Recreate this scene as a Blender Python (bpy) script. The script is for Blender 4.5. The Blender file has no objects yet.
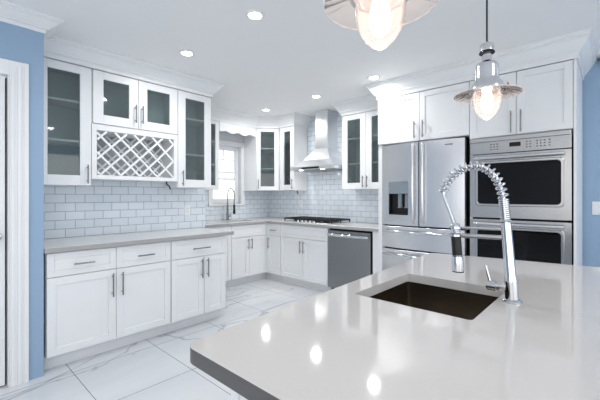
import bpy, bmesh, math, random
from mathutils import Vector, Matrix

sc = bpy.context.scene
COL = sc.collection
PI = math.pi
random.seed(4)

# ------------------------------------------------------------------ camera
cd = bpy.data.cameras.new('camera')
cd.sensor_width = 36.0
cd.lens = 343.7 / 600 * 36.0
cd.shift_y = -4.0 / 600
cd.clip_start = 0.02
cam = bpy.data.objects.new('camera', cd)
cam.location = (0, 0, 1.29)
cam.rotation_euler = (PI / 2, 0, math.radians(42.506))
COL.objects.link(cam)
sc.camera = cam

# ------------------------------------------------------------------ world and exposure
w = bpy.data.worlds.new('daylight')
sc.world = w
w.use_nodes = True
w.node_tree.nodes['Background'].inputs[0].default_value = (0.985, 0.992, 1.0, 1)
w.node_tree.nodes['Background'].inputs[1].default_value = 2.1
sc.view_settings.view_transform = 'Standard'
sc.view_settings.look = 'None'
sc.view_settings.gamma = 1
sc.view_settings.exposure = 0.12
sc.cycles.use_denoising = True
sc.cycles.max_bounces = 10
sc.cycles.transparent_max_bounces = 12
LAMP_W = 6.0
CEIL = 2.555


# ------------------------------------------------------------------ materials
def lin(c):
    c /= 255.0
    return c / 12.92 if c <= 0.04045 else ((c + 0.055) / 1.055) ** 2.4


def rgb(r, g, b):
    return (lin(r), lin(g), lin(b), 1)


def new_mat(name):
    m = bpy.data.materials.new(name)
    m.use_nodes = True
    nt = m.node_tree
    return m, nt, nt.nodes['Principled BSDF']


def pmat(name, col, rough=0.5, metal=0.0, spec=0.5, noise=0.0, nscale=8.0, stretch=None, bump=0.0, aniso=0.0):
    m, nt, p = new_mat(name)
    p.inputs['Base Color'].default_value = col
    p.inputs['Roughness'].default_value = rough
    p.inputs['Metallic'].default_value = metal
    p.inputs['Specular IOR Level'].default_value = spec
    tc = nt.nodes.new('ShaderNodeTexCoord')
    mp = nt.nodes.new('ShaderNodeMapping')
    nz = nt.nodes.new('ShaderNodeTexNoise')
    nt.links.new(tc.outputs['Object'], mp.inputs[0])
    nt.links.new(mp.outputs[0], nz.inputs[0])
    nz.inputs['Scale'].default_value = nscale
    nz.inputs['Detail'].default_value = 4
    if stretch:
        mp.inputs['Scale'].default_value = stretch
    if noise > 0:
        mx = nt.nodes.new('ShaderNodeMix')
        mx.data_type = 'RGBA'
        mx.inputs['A'].default_value = tuple(c * (1 - noise) for c in col[:3]) + (1,)
        mx.inputs['B'].default_value = tuple(min(1, c * (1 + noise)) for c in col[:3]) + (1,)
        nt.links.new(nz.outputs['Fac'], mx.inputs['Factor'])
        nt.links.new(mx.outputs['Result'], p.inputs['Base Color'])
    if aniso > 0:
        tg = nt.nodes.new('ShaderNodeTangent')
        tg.direction_type = 'RADIAL'
        tg.axis = 'Z'
        nt.links.new(tg.outputs[0], p.inputs['Tangent'])
        p.inputs['Anisotropic'].default_value = aniso
    if bump > 0:
        b = nt.nodes.new('ShaderNodeBump')
        b.inputs['Strength'].default_value = bump
        b.inputs['Distance'].default_value = 0.002
        nt.links.new(nz.outputs['Fac'], b.inputs['Height'])
        nt.links.new(b.outputs[0], p.inputs['Normal'])
    return m


def emat(name, col, strength):
    m, nt, p = new_mat(name)
    p.inputs['Base Color'].default_value = (0.9, 0.9, 0.9, 1)
    p.inputs['Emission Color'].default_value = col
    p.inputs['Emission Strength'].default_value = strength
    return m


def glassmat(name, tint, gloss_rough, trans, body=None, body_fac=0.0):
    """thin glass: tinted see-through, a mirror coat that grows with the angle, and an optional milky body"""
    m, nt, p = new_mat(name)
    out = nt.nodes['Material Output']
    nt.nodes.remove(p)
    t = nt.nodes.new('ShaderNodeBsdfTransparent')
    t.inputs[0].default_value = tint
    g = nt.nodes.new('ShaderNodeBsdfGlossy')
    g.inputs['Color'].default_value = (1, 1, 1, 1)
    g.inputs['Roughness'].default_value = gloss_rough
    lw = nt.nodes.new('ShaderNodeFresnel')
    lw.inputs['IOR'].default_value = trans
    mx = nt.nodes.new('ShaderNodeMixShader')
    nt.links.new(lw.outputs[0], mx.inputs[0])
    base = t
    if body:
        d = nt.nodes.new('ShaderNodeBsdfTranslucent')
        d.inputs[0].default_value = body
        d2 = nt.nodes.new('ShaderNodeBsdfDiffuse')
        d2.inputs[0].default_value = body
        m2 = nt.nodes.new('ShaderNodeMixShader')
        m2.inputs[0].default_value = 0.5
        nt.links.new(d.outputs[0], m2.inputs[1])
        nt.links.new(d2.outputs[0], m2.inputs[2])
        m3 = nt.nodes.new('ShaderNodeMixShader')
        m3.inputs[0].default_value = body_fac
        nt.links.new(t.outputs[0], m3.inputs[1])
        nt.links.new(m2.outputs[0], m3.inputs[2])
        base = m3
    nt.links.new(base.outputs[0], mx.inputs[1])
    nt.links.new(g.outputs[0], mx.inputs[2])
    nt.links.new(mx.outputs[0], out.inputs[0])
    return m


def tile_mat(name, axis):
    """glossy white 3 x 6 inch subway tile in running bond; axis says which world axis runs along the wall"""
    m, nt, p = new_mat(name)
    tc = nt.nodes.new('ShaderNodeTexCoord')
    sp = nt.nodes.new('ShaderNodeSeparateXYZ')
    cb = nt.nodes.new('ShaderNodeCombineXYZ')
    sh = nt.nodes.new('ShaderNodeMath')
    sh.operation = 'SUBTRACT'
    sh.inputs[1].default_value = 0.914
    nt.links.new(tc.outputs['Object'], sp.inputs[0])
    nt.links.new(sp.outputs[axis], cb.inputs[0])
    nt.links.new(sp.outputs[2], sh.inputs[0])
    nt.links.new(sh.outputs[0], cb.inputs[1])
    br = nt.nodes.new('ShaderNodeTexBrick')
    br.offset = 0.5
    br.inputs['Scale'].default_value = 1.0
    br.inputs['Brick Width'].default_value = 0.156
    br.inputs['Row Height'].default_value = 0.0785
    br.inputs['Mortar Size'].default_value = 0.0022
    br.inputs['Mortar Smooth'].default_value = 0.15
    br.inputs['Color1'].default_value = rgb(232, 240, 247)
    br.inputs['Color2'].default_value = rgb(224, 233, 242)
    br.inputs['Mortar'].default_value = rgb(150, 156, 164)
    nt.links.new(cb.outputs[0], br.inputs[0])
    nt.links.new(br.outputs['Color'], p.inputs['Base Color'])
    p.inputs['Roughness'].default_value = 0.14
    bp = nt.nodes.new('ShaderNodeBump')
    bp.invert = True
    bp.inputs['Strength'].default_value = 0.5
    bp.inputs['Distance'].default_value = 0.002
    nt.links.new(br.outputs['Fac'], bp.inputs['Height'])
    nt.links.new(bp.outputs[0], p.inputs['Normal'])
    return m


def floor_mat():
    m, nt, p = new_mat('marble_floor_tile')
    tc = nt.nodes.new('ShaderNodeTexCoord')
    mp = nt.nodes.new('ShaderNodeMapping')
    mp.inputs['Location'].default_value = (2.315, -0.73, 0)
    nt.links.new(tc.outputs['Object'], mp.inputs[0])
    br = nt.nodes.new('ShaderNodeTexBrick')
    br.offset = 0.0
    br.inputs['Scale'].default_value = 1.0
    br.inputs['Brick Width'].default_value = 0.61
    br.inputs['Row Height'].default_value = 0.61
    br.inputs['Mortar Size'].default_value = 0.0025
    br.inputs['Color1'].default_value = (1, 1, 1, 1)
    br.inputs['Color2'].default_value = (0.95, 0.95, 0.95, 1)
    br.inputs['Mortar'].default_value = rgb(138, 140, 144)
    nt.links.new(mp.outputs[0], br.inputs[0])

    def vein(scale, dist, lo, seed, dark):
        mv = nt.nodes.new('ShaderNodeMapping')
        mv.inputs['Location'].default_value = (seed, seed * 0.7, 0)
        mv.inputs['Rotation'].default_value = (0, 0, 0.6)
        mv.inputs['Scale'].default_value = (1, 0.45, 1)
        nt.links.new(tc.outputs['Object'], mv.inputs[0])
        n = nt.nodes.new('ShaderNodeTexNoise')
        n.inputs['Scale'].default_value = scale
        n.inputs['Detail'].default_value = 5
        n.inputs['Distortion'].default_value = dist
        nt.links.new(mv.outputs[0], n.inputs[0])
        r = nt.nodes.new('ShaderNodeValToRGB')
        e = r.color_ramp.elements
        e[0].position = 0.5 - lo
        e[0].color = (1, 1, 1, 1)
        e[1].position = 0.5 + lo
        e[1].color = (1, 1, 1, 1)
        k = e.new(0.5)
        k.color = dark
        nt.links.new(n.outputs['Fac'], r.inputs[0])
        return r
    v1 = vein(1.1, 0.7, 0.009, 3.1, rgb(205, 207, 212))
    v2 = vein(0.9, 0.5, 0.12, 9.7, rgb(240, 241, 243))

    def mul(a, b):
        x = nt.nodes.new('ShaderNodeMix')
        x.data_type = 'RGBA'
        x.blend_type = 'MULTIPLY'
        x.inputs['Factor'].default_value = 1
        nt.links.new(a, x.inputs['A'])
        nt.links.new(b, x.inputs['B'])
        return x.outputs['Result']
    c = mul(v1.outputs[0], v2.outputs[0])
    c = mul(c, br.outputs['Color'])
    base = nt.nodes.new('ShaderNodeRGB')
    base.outputs[0].default_value = rgb(218, 221, 225)
    c = mul(c, base.outputs[0])
    nt.links.new(c, p.inputs['Base Color'])
    p.inputs['Roughness'].default_value = 0.16
    return m


M = {
    'white': pmat('white_cabinet_paint', rgb(238, 240, 242), 0.35, noise=0.01),
    'trim': pmat('white_trim_paint', rgb(238, 240, 242), 0.4, noise=0.01),
    'ceiling': pmat('ceiling_paint', rgb(247, 248, 249), 0.9, noise=0.01),
    'wallwhite': pmat('white_wall_paint', rgb(224, 228, 233), 0.8, noise=0.01),
    'blue': pmat('blue_wall_paint', rgb(150, 176, 203), 0.75, noise=0.015),
    'tileY': tile_mat('subway_tile_left', 1),
    'tileX': tile_mat('subway_tile_back', 0),
    'floor': floor_mat(),
    'quartz': pmat('grey_white_quartz', rgb(206, 206, 206), 0.16, noise=0.03, nscale=60),
    'island': pmat('warm_white_quartz', rgb(203, 200, 198), 0.06, noise=0.02, nscale=90),
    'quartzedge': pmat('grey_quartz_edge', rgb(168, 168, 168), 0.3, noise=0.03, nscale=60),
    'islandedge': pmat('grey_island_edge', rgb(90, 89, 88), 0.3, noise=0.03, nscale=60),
    'steel': pmat('brushed_stainless', (0.74, 0.74, 0.755, 1), 0.27, 1.0, noise=0.05, nscale=6, stretch=(60, 60, 1), aniso=0.7),
    'steelh': pmat('brushed_stainless_across', (0.50, 0.495, 0.49, 1), 0.27, 1.0, noise=0.05, nscale=6, stretch=(1, 60, 60), aniso=0.7),
    'hoodsteel': pmat('satin_hood_steel', (0.80, 0.81, 0.82, 1), 0.34, 1.0, noise=0.03, nscale=6, stretch=(60, 60, 1)),
    'darksteel': pmat('dark_stainless', (0.30, 0.315, 0.325, 1), 0.33, 1.0, noise=0.05, nscale=6, stretch=(60, 60, 1)),
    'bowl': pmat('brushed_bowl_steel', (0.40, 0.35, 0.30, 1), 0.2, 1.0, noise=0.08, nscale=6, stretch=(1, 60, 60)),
    'chrome': pmat('polished_chrome', (0.66, 0.67, 0.69, 1), 0.06, 1.0),
    'nickel': pmat('brushed_nickel', (0.25, 0.25, 0.26, 1), 0.3, 1.0),
    'alu': pmat('spun_aluminium', (0.66, 0.67, 0.70, 1), 0.2, 1.0),
    'brass': pmat('aged_brass', (0.42, 0.30, 0.10, 1), 0.35, 1.0),
    'black': pmat('black_plastic', rgb(14, 14, 16), 0.4),
    'iron': pmat('cast_iron', rgb(22, 23, 26), 0.55, bump=0.3, nscale=80),
    'ovenglass': pmat('black_oven_glass', rgb(6, 5, 7), 0.04, spec=0.35),
    'gap': pmat('dark_gap_fill', rgb(20, 20, 22), 0.7),
    'interior': pmat('grey_cabinet_lining', rgb(176, 190, 193), 0.7),
    'rackback': pmat('pale_grey_board', rgb(186, 192, 197), 0.6),
    'panelgrey': pmat('satin_grey_panel', rgb(150, 160, 168), 0.3, 0.3),
    'plate': pmat('white_plastic', rgb(238, 240, 242), 0.35),
    'cord': pmat('black_cord', rgb(24, 24, 26), 0.7),
    'pane': glassmat('cabinet_glass', rgb(241, 246, 246), 0.04, 1.5, rgb(165, 180, 182), 0.12),
    'winglass': glassmat('window_glass', (0.97, 0.98, 0.98, 1), 0.02, 1.3),
    'shade': glassmat('pressed_glass_shade', (0.98, 0.95, 0.93, 1), 0.12, 1.15, rgb(255, 246, 243), 0.2),
    'globe': glassmat('frosted_globe_glass', (1.0, 0.98, 0.96, 1), 0.15, 1.15, rgb(255, 236, 226), 0.16),
    'rimglass': pmat('thick_glass_rim', rgb(248, 240, 236), 0.1),
    'lens': emat('lamp_lens', (1, 0.99, 0.97, 1), 14.0),
    'bulb': emat('warm_bulb', (1, 0.93, 0.87, 1), 9.0),
    'display': pmat('oven_display', rgb(28, 12, 12), 0.1),
    'key': pmat('printed_keys', rgb(92, 88, 88), 0.5),
    'blind': pmat('white_blind', rgb(232, 232, 234), 0.7),
}


# ------------------------------------------------------------------ mesh helpers
def bx(bm, x0, x1, y0, y1, z0, z1):
    vs = [bm.verts.new((x, y, z)) for z in (z0, z1) for x, y in ((x0, y0), (x1, y0), (x1, y1), (x0, y1))]
    for f in ((0, 3, 2, 1), (4, 5, 6, 7), (0, 1, 5, 4), (1, 2, 6, 5), (2, 3, 7, 6), (3, 0, 4, 7)):
        bm.faces.new([vs[i] for i in f])


def prism(bm, pts, z0, z1):
    lo = [bm.verts.new((x, y, z0)) for x, y in pts]
    hi = [bm.verts.new((x, y, z1)) for x, y in pts]
    n = len(pts)
    bm.faces.new(list(reversed(lo)))
    bm.faces.new(hi)
    for i in range(n):
        bm.faces.new((lo[i], lo[(i + 1) % n], hi[(i + 1) % n], hi[i]))


def lathe(bm, prof, seg=32, c=(0, 0, 0), ripple=None):
    """prof: (r, z) from one end to the other, turned about z"""
    rings = []
    for i, (r, z) in enumerate(prof):
        if r < 1e-5:
            rings.append([bm.verts.new((c[0], c[1], c[2] + z))])
        else:
            ring = []
            for k in range(seg):
                a = 2 * PI * k / seg
                rr, zz = (r, z) if ripple is None else ripple(i, r, z, a)
                ring.append(bm.verts.new((c[0] + rr * math.cos(a), c[1] + rr * math.sin(a), c[2] + zz)))
            rings.append(ring)
    for a, b in zip(rings, rings[1:]):
        if len(a) == 1 and len(b) == 1:
            continue
        for k in range(seg):
            k2 = (k + 1) % seg
            if len(a) == 1:
                bm.faces.new((a[0], b[k2], b[k]))
            elif len(b) == 1:
                bm.faces.new((a[k], a[k2], b[0]))
            else:
                bm.faces.new((a[k], a[k2], b[k2], b[k]))
    for ring, flip in ((rings[0], True), (rings[-1], False)):
        if len(ring) > 1:
            bm.faces.new(list(reversed(ring)) if flip else ring)


def tube(bm, pts, r, seg=10, cap=True):
    pts = [Vector(p) for p in pts]
    n = len(pts)
    rad = r if isinstance(r, (list, tuple)) else [r] * n
    up = None
    rings = []
    for i, p in enumerate(pts):
        t = (pts[min(i + 1, n - 1)] - pts[max(i - 1, 0)]).normalized()
        if up is None:
            up = Vector((0, 0, 1)) if abs(t.z) < 0.9 else Vector((1, 0, 0))
        a = (up - t * up.dot(t)).normalized()
        up = a
        b = t.cross(a)
        rings.append([bm.verts.new(p + (a * math.cos(2 * PI * k / seg) + b * math.sin(2 * PI * k / seg)) * rad[i])
                      for k in range(seg)])
    for a, b in zip(rings, rings[1:]):
        for k in range(seg):
            bm.faces.new((a[k], a[(k + 1) % seg], b[(k + 1) % seg], b[k]))
    if cap:
        bm.faces.new(list(reversed(rings[0])))
        bm.faces.new(rings[-1])


def smooth_path(pts, n=8):
    """Catmull-Rom through the points"""
    P = [Vector(p) for p in pts]
    P = [P[0] * 2 - P[1]] + P + [P[-1] * 2 - P[-2]]
    out = []
    for i in range(1, len(P) - 2):
        for k in range(n):
            t = k / n
            a, b, c, d = P[i - 1], P[i], P[i + 1], P[i + 2]
            out.append(0.5 * ((2 * b) + (c - a) * t + (2 * a - 5 * b + 4 * c - d) * t * t + (3 * b - a - 3 * c + d) * t ** 3))
    out.append(P[-2])
    return out


def obj(name, bm, mat, parent=None, bevel=0.0, seg=1, smooth=False, edge=None, hole=None):
    bmesh.ops.recalc_face_normals(bm, faces=bm.faces[:])
    if bevel > 0:
        ed = [e for e in bm.edges if len(e.link_faces) == 2 and e.calc_face_angle(0) > 0.6]
        bmesh.ops.bevel(bm, geom=ed, offset=bevel, segments=seg, profile=0.6, affect='EDGES', clamp_overlap=True)
    me = bpy.data.meshes.new(name)
    bm.to_mesh(me)
    bm.free()
    if smooth:
        for p in me.polygons:
            p.use_smooth = True
        try:
            me.set_sharp_from_angle(angle=math.radians(40))
        except Exception:
            pass
    me.materials.append(mat)
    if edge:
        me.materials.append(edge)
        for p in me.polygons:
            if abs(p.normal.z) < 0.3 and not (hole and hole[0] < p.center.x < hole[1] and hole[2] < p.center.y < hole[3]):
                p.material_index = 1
    o = bpy.data.objects.new(name, me)
    COL.objects.link(o)
    if parent:
        o.parent = parent
    return o


def boxes(name, lst, mat, parent=None, bevel=0.0, seg=1):
    bm = bmesh.new()
    for b in lst:
        bx(bm, *b)
    return obj(name, bm, mat, parent, bevel, seg)


def tag(o, label, cat, group=None):
    o['label'] = label
    o['category'] = cat
    if group:
        o['group'] = group
    return o


def thing(name, label, cat, loc=(0, 0, 0), rz=0.0, group=None):
    o = bpy.data.objects.new(name, None)
    o.empty_display_size = 0.1
    COL.objects.link(o)
    o.location = loc
    o.rotation_euler = (0, 0, rz)
    return tag(o, label, cat, group)


def struct(o):
    o['kind'] = 'structure'
    return o


def copy_tree(o, parent=None):
    c = o.copy()
    COL.objects.link(c)
    if parent:
        c.parent = parent
    for ch in [x for x in COL.objects if x.parent == o]:
        copy_tree(ch, c)
    return c


# ------------------------------------------------------------------ key planes
LX, LD = -3.68, -3.035        # left wall, left base door plane
LU = -3.36                    # left wall-cabinet door plane
SX, SD, SU = -4.59, -3.97, -4.26   # sink wall, its base door plane, its wall-cabinet door plane
BY, BD, BU = 4.19, 3.56, 3.86      # back wall, base door plane, wall-cabinet door plane
TY = 3.49                     # tall cabinet door plane
JOG = 2.30                    # where the left wall steps back to the sink wall
BW = -3.02                    # blue wall
EX, SY = 3.6, -3.6            # far sides of the room

# ------------------------------------------------------------------ setting
struct(boxes('floor', [(SX - 0.2, EX, SY, BY + 0.2, -0.12, 0)], M['floor']))
struct(boxes('ceiling', [(SX - 0.2, EX, SY, BY + 0.2, CEIL, CEIL + 0.12)], M['ceiling']))
struct(boxes('wall_left', [(LX - 0.15, LX, 0.575, JOG, 0, CEIL), (SX, LX - 0.15, JOG - 0.12, JOG, 0, CEIL)], M['wallwhite']))
# blue wall with a doorway, its end returning to the cabinet alcove
struct(boxes('wall_blue', [(BW - 0.12, BW, SY, -0.50, 0, CEIL), (BW - 0.12, BW, -0.50, 0.395, 2.125, CEIL),
                           (BW - 0.12, BW, 0.395, 0.575, 0, CEIL), (LX - 0.15, BW - 0.12, 0.465, 0.575, 0, CEIL)], M['blue']))
# sink wall with the window opening
WY0, WY1, WZ0, WZ1 = 2.99, 3.545, 1.165, 2.10
struct(boxes('wall_sink', [(SX - 0.15, SX, JOG - 0.12, WY0, 0, CEIL), (SX - 0.15, SX, WY1, BY + 0.15, 0, CEIL),
                           (SX - 0.15, SX, WY0, WY1, 0, WZ0), (SX - 0.15, SX, WY0, WY1, WZ1, CEIL)], M['wallwhite']))
struct(boxes('wall_back', [(SX, EX, BY, BY + 0.15, 0, CEIL)], M['blue']))
# far walls behind the camera: broad openings let the daylight in
struct(boxes('wall_south', [(BW, -0.95, SY - 0.15, SY, 0, CEIL), (-0.95, 3.1, SY - 0.15, SY, 2.3, CEIL), (3.1, EX, SY - 0.15, SY, 0, CEIL)], M['wallwhite']))
struct(boxes('wall_east', [(EX, EX + 0.15, SY, -2.9, 0, CEIL), (EX, EX + 0.15, -2.9, 3.3, 2.35, CEIL), (EX, EX + 0.15, 3.3, BY, 0, CEIL),
                           (EX, EX + 0.15, -2.9, 3.3, 0, 0.5)], M['blue']))

# tiled backsplashes (thin slabs on the walls)
T = 0.012
struct(boxes('backsplash_left', [(LX, LX + T, 0.577, JOG - 0.001, 0.914, 1.50)], M['tileY']))
struct(boxes('backsplash_sink', [(SX, SX + T, JOG, WY0 - 0.075, 0.915, 1.50), (SX, SX + T, WY1 + 0.072, BY - T, 0.915, 1.50),
                                 (SX, SX + T, WY0 - 0.075, WY1 + 0.072, 0.915, WZ0 - 0.035)], M['tileY']))
struct(boxes('backsplash_back', [(SX + T, -2.005, BY - T, BY, 0.915, CEIL - 0.002)], M['tileX']))

# crown moulding
CROWN = [(0, 0), (0.010, 0), (0.010, 0.022), (0.018, 0.034), (0.030, 0.040), (0.030, 0.048), (0.044, 0.062), (0.066, 0.088),
         (0.078, 0.106), (0.088, 0.110), (0.088, 0.122), (0.100, 0.128), (0.100, 0.145), (0, 0.145)]


def sweep(name, path, prof, z0, mat, zs=1.0):
    P = [Vector(p) for p in path]
    nrm = []
    for a, b in zip(P, P[1:]):
        d = (b - a).normalized()
        nrm.append(Vector((d.y, -d.x)))
    bm = bmesh.new()
    rings = []
    for i, p in enumerate(P):
        if i == 0:
            m = nrm[0]
        elif i == len(P) - 1:
            m = nrm[-1]
        else:
            s = nrm[i - 1] + nrm[i]
            m = s / (1 + nrm[i - 1].dot(nrm[i]))
        rings.append([bm.verts.new((p.x + m.x * q, p.y + m.y * q, z0 + z * zs)) for q, z in prof])
    n = len(prof)
    for a, b in zip(rings, rings[1:]):
        for k in range(n):
            bm.faces.new((a[k], a[(k + 1) % n], b[(k + 1) % n], b[k]))
    bm.faces.new(rings[0])
    bm.faces.new(list(reversed(rings[-1])))
    return struct(obj(name, bm, mat))


CZ = 2.3815
sweep('trim_1', [(LU, 0.578), (LU, 2.187), (LX, 2.187)], CROWN, 2.4025, M['trim'], (CEIL - 0.0005 - 2.4025) / 0.145)
sweep('trim_2', [(SU, JOG + 0.002), (SU, 3.60), (-4.0, BU), (-3.664, BU), (-3.664, BY - T)], CROWN, CZ, M['trim'], (CEIL - 0.0005 - CZ) / 0.145)
sweep('trim_3', [(-2.757, BY - T), (-2.757, BU), (-2.02, BU)], CROWN, CZ, M['trim'], (CEIL - 0.0005 - CZ) / 0.145)
sweep('trim_4', [(-1.995, BU), (-1.995, TY), (-0.225, TY), (-0.225, BY)], CROWN, CZ, M['trim'], (CEIL - 0.0005 - CZ) / 0.145)
sweep('trim_5', [(-0.10, BY), (EX, BY)], CROWN, CEIL - 0.1005, M['trim'], 0.69)
sweep('trim_6', [(BW, SY), (BW, 0.575), (LX, 0.575)], CROWN, CEIL - 0.1005, M['trim'], 0.69)

# entry door in the blue wall
struct(boxes('trim_7', [(BW, BW + 0.016, 0.385, 0.487, 0, 2.205), (BW, BW + 0.016, -0.59, 0.385, 2.105, 2.205),
                        (BW, BW + 0.016, -0.59, -0.49, 0, 2.105),
                        (BW + 0.016, BW + 0.022, 0.462, 0.487, 0, 2.205), (BW + 0.016, BW + 0.024, 0.425, 0.447, 0, 2.168),
                        (BW + 0.016, BW + 0.020, 0.392, 0.412, 0, 2.13)], M['trim'], bevel=0.003))
d = struct(boxes('door_1', [(BW - 0.06, BW - 0.02, -0.495, 0.366, 0.012, 2.10)], M['trim'], bevel=0.003))
bm = bmesh.new()
lathe(bm, [(0.0, 0.07), (0.022, 0.066), (0.029, 0.05), (0.022, 0.034), (0.011, 0.026), (0.011, 0.008), (0.03, 0.005), (0.03, 0.0)], 24)
boxes('gap_shade_strip', [(BW - 0.075, BW - 0.062, 0.33, 0.377, 0.0, 2.10)], M['gap'], d)  # dark strip added behind the leaf to give the door gap its shade
kn = obj('door_knob', bm, M['chrome'], d, smooth=True)
kn.location = (BW - 0.02, 0.318, 1.02)
kn.rotation_euler = (0, PI / 2, 0)
struct(boxes('trim_8', [(BW - 0.119, BW - 0.001, 0.378, 0.394, 0, 2.11), (BW - 0.119, BW - 0.001, -0.512, -0.498, 0, 2.11),
                        (BW - 0.119, BW - 0.001, -0.498, 0.378, 2.112, 2.124)], M['trim']))

# window over the sink
win = boxes('window_1', [(SX - 0.11, SX - 0.06, WY0 + 0.001, WY0 + 0.04, WZ0 + 0.001, WZ1 - 0.001), (SX - 0.11, SX - 0.06, WY1 - 0.04, WY1 - 0.001, WZ0 + 0.001, WZ1 - 0.001),
                         (SX - 0.11, SX - 0.06, WY0 + 0.04, WY1 - 0.04, WZ1 - 0.04, WZ1 - 0.001), (SX - 0.11, SX - 0.06, WY0 + 0.04, WY1 - 0.04, WZ0 + 0.001, WZ0 + 0.04)],
            M['trim'], bevel=0.002)
struct(win)
ya, yb = WY0 + 0.04, WY1 - 0.04
boxes('upper_sash', [(SX - 0.10, SX - 0.085, ya, ya + 0.03, 1.55, 2.06), (SX - 0.10, SX - 0.085, yb - 0.03, yb, 1.55, 2.06),
                     (SX - 0.10, SX - 0.085, ya + 0.03, yb - 0.03, 2.03, 2.06), (SX - 0.10, SX - 0.085, ya + 0.03, yb - 0.03, 1.55, 1.585),
                     (SX - 0.097, SX - 0.088, ya + 0.03, yb - 0.03, 1.868, 1.888),
                     (SX - 0.097, SX - 0.088, (ya + yb) / 2 - 0.01, (ya + yb) / 2 + 0.01, 1.888, 2.03)], M['trim'], win)
boxes('lower_sash', [(SX - 0.083, SX - 0.068, ya, ya + 0.03, WZ0 + 0.04, 1.69), (SX - 0.083, SX - 0.068, yb - 0.03, yb, WZ0 + 0.04, 1.69),
                     (SX - 0.083, SX - 0.068, ya + 0.03, yb - 0.03, 1.655, 1.69), (SX - 0.083, SX - 0.068, ya + 0.03, yb - 0.03, WZ0 + 0.04, WZ0 + 0.08)], M['trim'], win)
boxes('pane', [(SX - 0.094, SX - 0.091, ya + 0.02, yb - 0.02, 1.57, 2.04)], M['winglass'], win)
boxes('pane', [(SX - 0.077, SX - 0.074, ya + 0.02, yb - 0.02, WZ0 + 0.06, 1.67)], M['winglass'], win)
struct(boxes('trim_9', [(SX, SX + 0.022, WY0 - 0.07, WY0, WZ0 - 0.03, WZ1 + 0.07), (SX, SX + 0.022, WY1, WY1 + 0.07, WZ0 - 0.03, WZ1 + 0.07),
                        (SX, SX + 0.022, WY0, WY1, WZ1, WZ1 + 0.07), (SX - 0.055, SX + 0.03, WY0 - 0.07, WY1 + 0.07, WZ0 - 0.03, WZ0)],
             M['trim'], bevel=0.003))


# ------------------------------------------------------------------ cabinet parts (local: x to the right, y into the wall, z up)
def shaker_boxes(x0, x1, z0, z1, rail=0.057, t=0.020):
    r = min(rail, (x1 - x0) * 0.3, (z1 - z0) * 0.28)
    return [(x0, x0 + r, 0, t, z0, z1), (x1 - r, x1, 0, t, z0, z1), (x0 + r, x1 - r, 0, t, z1 - r, z1), (x0 + r, x1 - r, 0, t, z0, z0 + r),
            (x0 + r, x1 - r, 0.009, t, z0 + r, z1 - r)]


def glazed_boxes(x0, x1, z0, z1, r=0.06, t=0.020):
    r = min(r, (x1 - x0) * 0.3, (z1 - z0) * 0.28)
    q = r * 0.82
    return [(x0, x0 + r, 0, t, z0, z1), (x1 - r, x1, 0, t, z0, z1), (x0 + r, x1 - r, 0, t, z1 - q, z1), (x0 + r, x1 - r, 0, t, z0, z0 + r)]


def bar_pull(parent, x, z, length, vertical, mat='nickel'):
    bm = bmesh.new()
    h = length / 2
    ends = [(x, -0.032, z - h), (x, -0.032, z + h)] if vertical else [(x - h, -0.032, z), (x + h, -0.032, z)]
    tube(bm, ends, 0.006, 10)
    for s in (-0.72, 0.72):
        q = (x, z + s * h) if vertical else (x + s * h, z)
        tube(bm, [(q[0], -0.032, q[1]), (q[0], -0.001, q[1])], 0.0045, 8)
    return obj('handle', bm, M[mat], parent, smooth=True)


def door(parent, x0, x1, z0, z1, hx=None, hz=None, hl=0.17, glass=False, gr=0.083):
    if glass:
        o = boxes('door', glazed_boxes(x0, x1, z0, z1, gr), M['white'], parent, bevel=0.0015)
        r = min(gr, (x1 - x0) * 0.3, (z1 - z0) * 0.28)
        g = boxes('glass_pane', [(x0 + r - 0.004, x1 - r + 0.004, 0.011, 0.015, z0 + r - 0.004, z1 - 0.82 * r + 0.004)], M['pane'], o)
        g['label'] = 'dark grey glass pane'
    else:
        o = boxes('door', shaker_boxes(x0, x1, z0, z1), M['white'], parent, bevel=0.0015)
    if hx is not None:
        bar_pull(o, hx, hz, hl, True)
    return o


def drawer(parent, x0, x1, z0, z1, hl=0.14, rail=0.045, pull=True):
    o = boxes('drawer', shaker_boxes(x0, x1, z0, z1, rail), M['white'], parent, bevel=0.0015)
    if pull:
        bar_pull(o, (x0 + x1) / 2, (z0 + z1) / 2 - 0.005, hl, False)
    return o


def carcass(parent, wd, dp, h, open_front=False, z0=0.0, x0=0.0):
    y0 = 0.022
    t = 0.018
    if not open_front:
        return boxes('carcass', [(x0, wd, y0, dp, z0, h)], M['white'], parent, bevel=0.001)
    o = boxes('carcass', [(x0, x0 + t, y0, dp, z0, h), (wd - t, wd, y0, dp, z0, h), (x0 + t, wd - t, y0, dp, z0, z0 + t), (x0 + t, wd - t, y0, dp, h - t, h),
                          (x0 + t, wd - t, dp - 0.008, dp, z0 + t, h - t)], M['white'], parent)
    e = 0.002
    boxes('lining', [(x0 + t, x0 + t + e, y0 + 0.03, dp - 0.010, z0 + t, h - t), (wd - t - e, wd - t, y0 + 0.03, dp - 0.010, z0 + t, h - t),
                     (x0 + t, wd - t, dp - 0.011, dp - 0.0085, z0 + t, h - t),
                     (x0 + t + e, wd - t - e, y0 + 0.03, dp - 0.011, z0 + t, z0 + t + e), (x0 + t + e, wd - t - e, y0 + 0.03, dp - 0.011, h - t - e, h - t)],
          M['interior'], o)
    return o


def shelf(parent, x0, x1, dp, z):
    return boxes('shelf', [(x0 + 0.021, x1 - 0.021, 0.027, dp - 0.012, z, z + 0.019)], M['white'], parent, bevel=0.001)


def toe_kick(parent, x0, x1):
    return boxes('toe_kick', [(x0, x1, 0.078, 0.095, 0.0, 0.104)], M['white'], parent)


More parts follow.
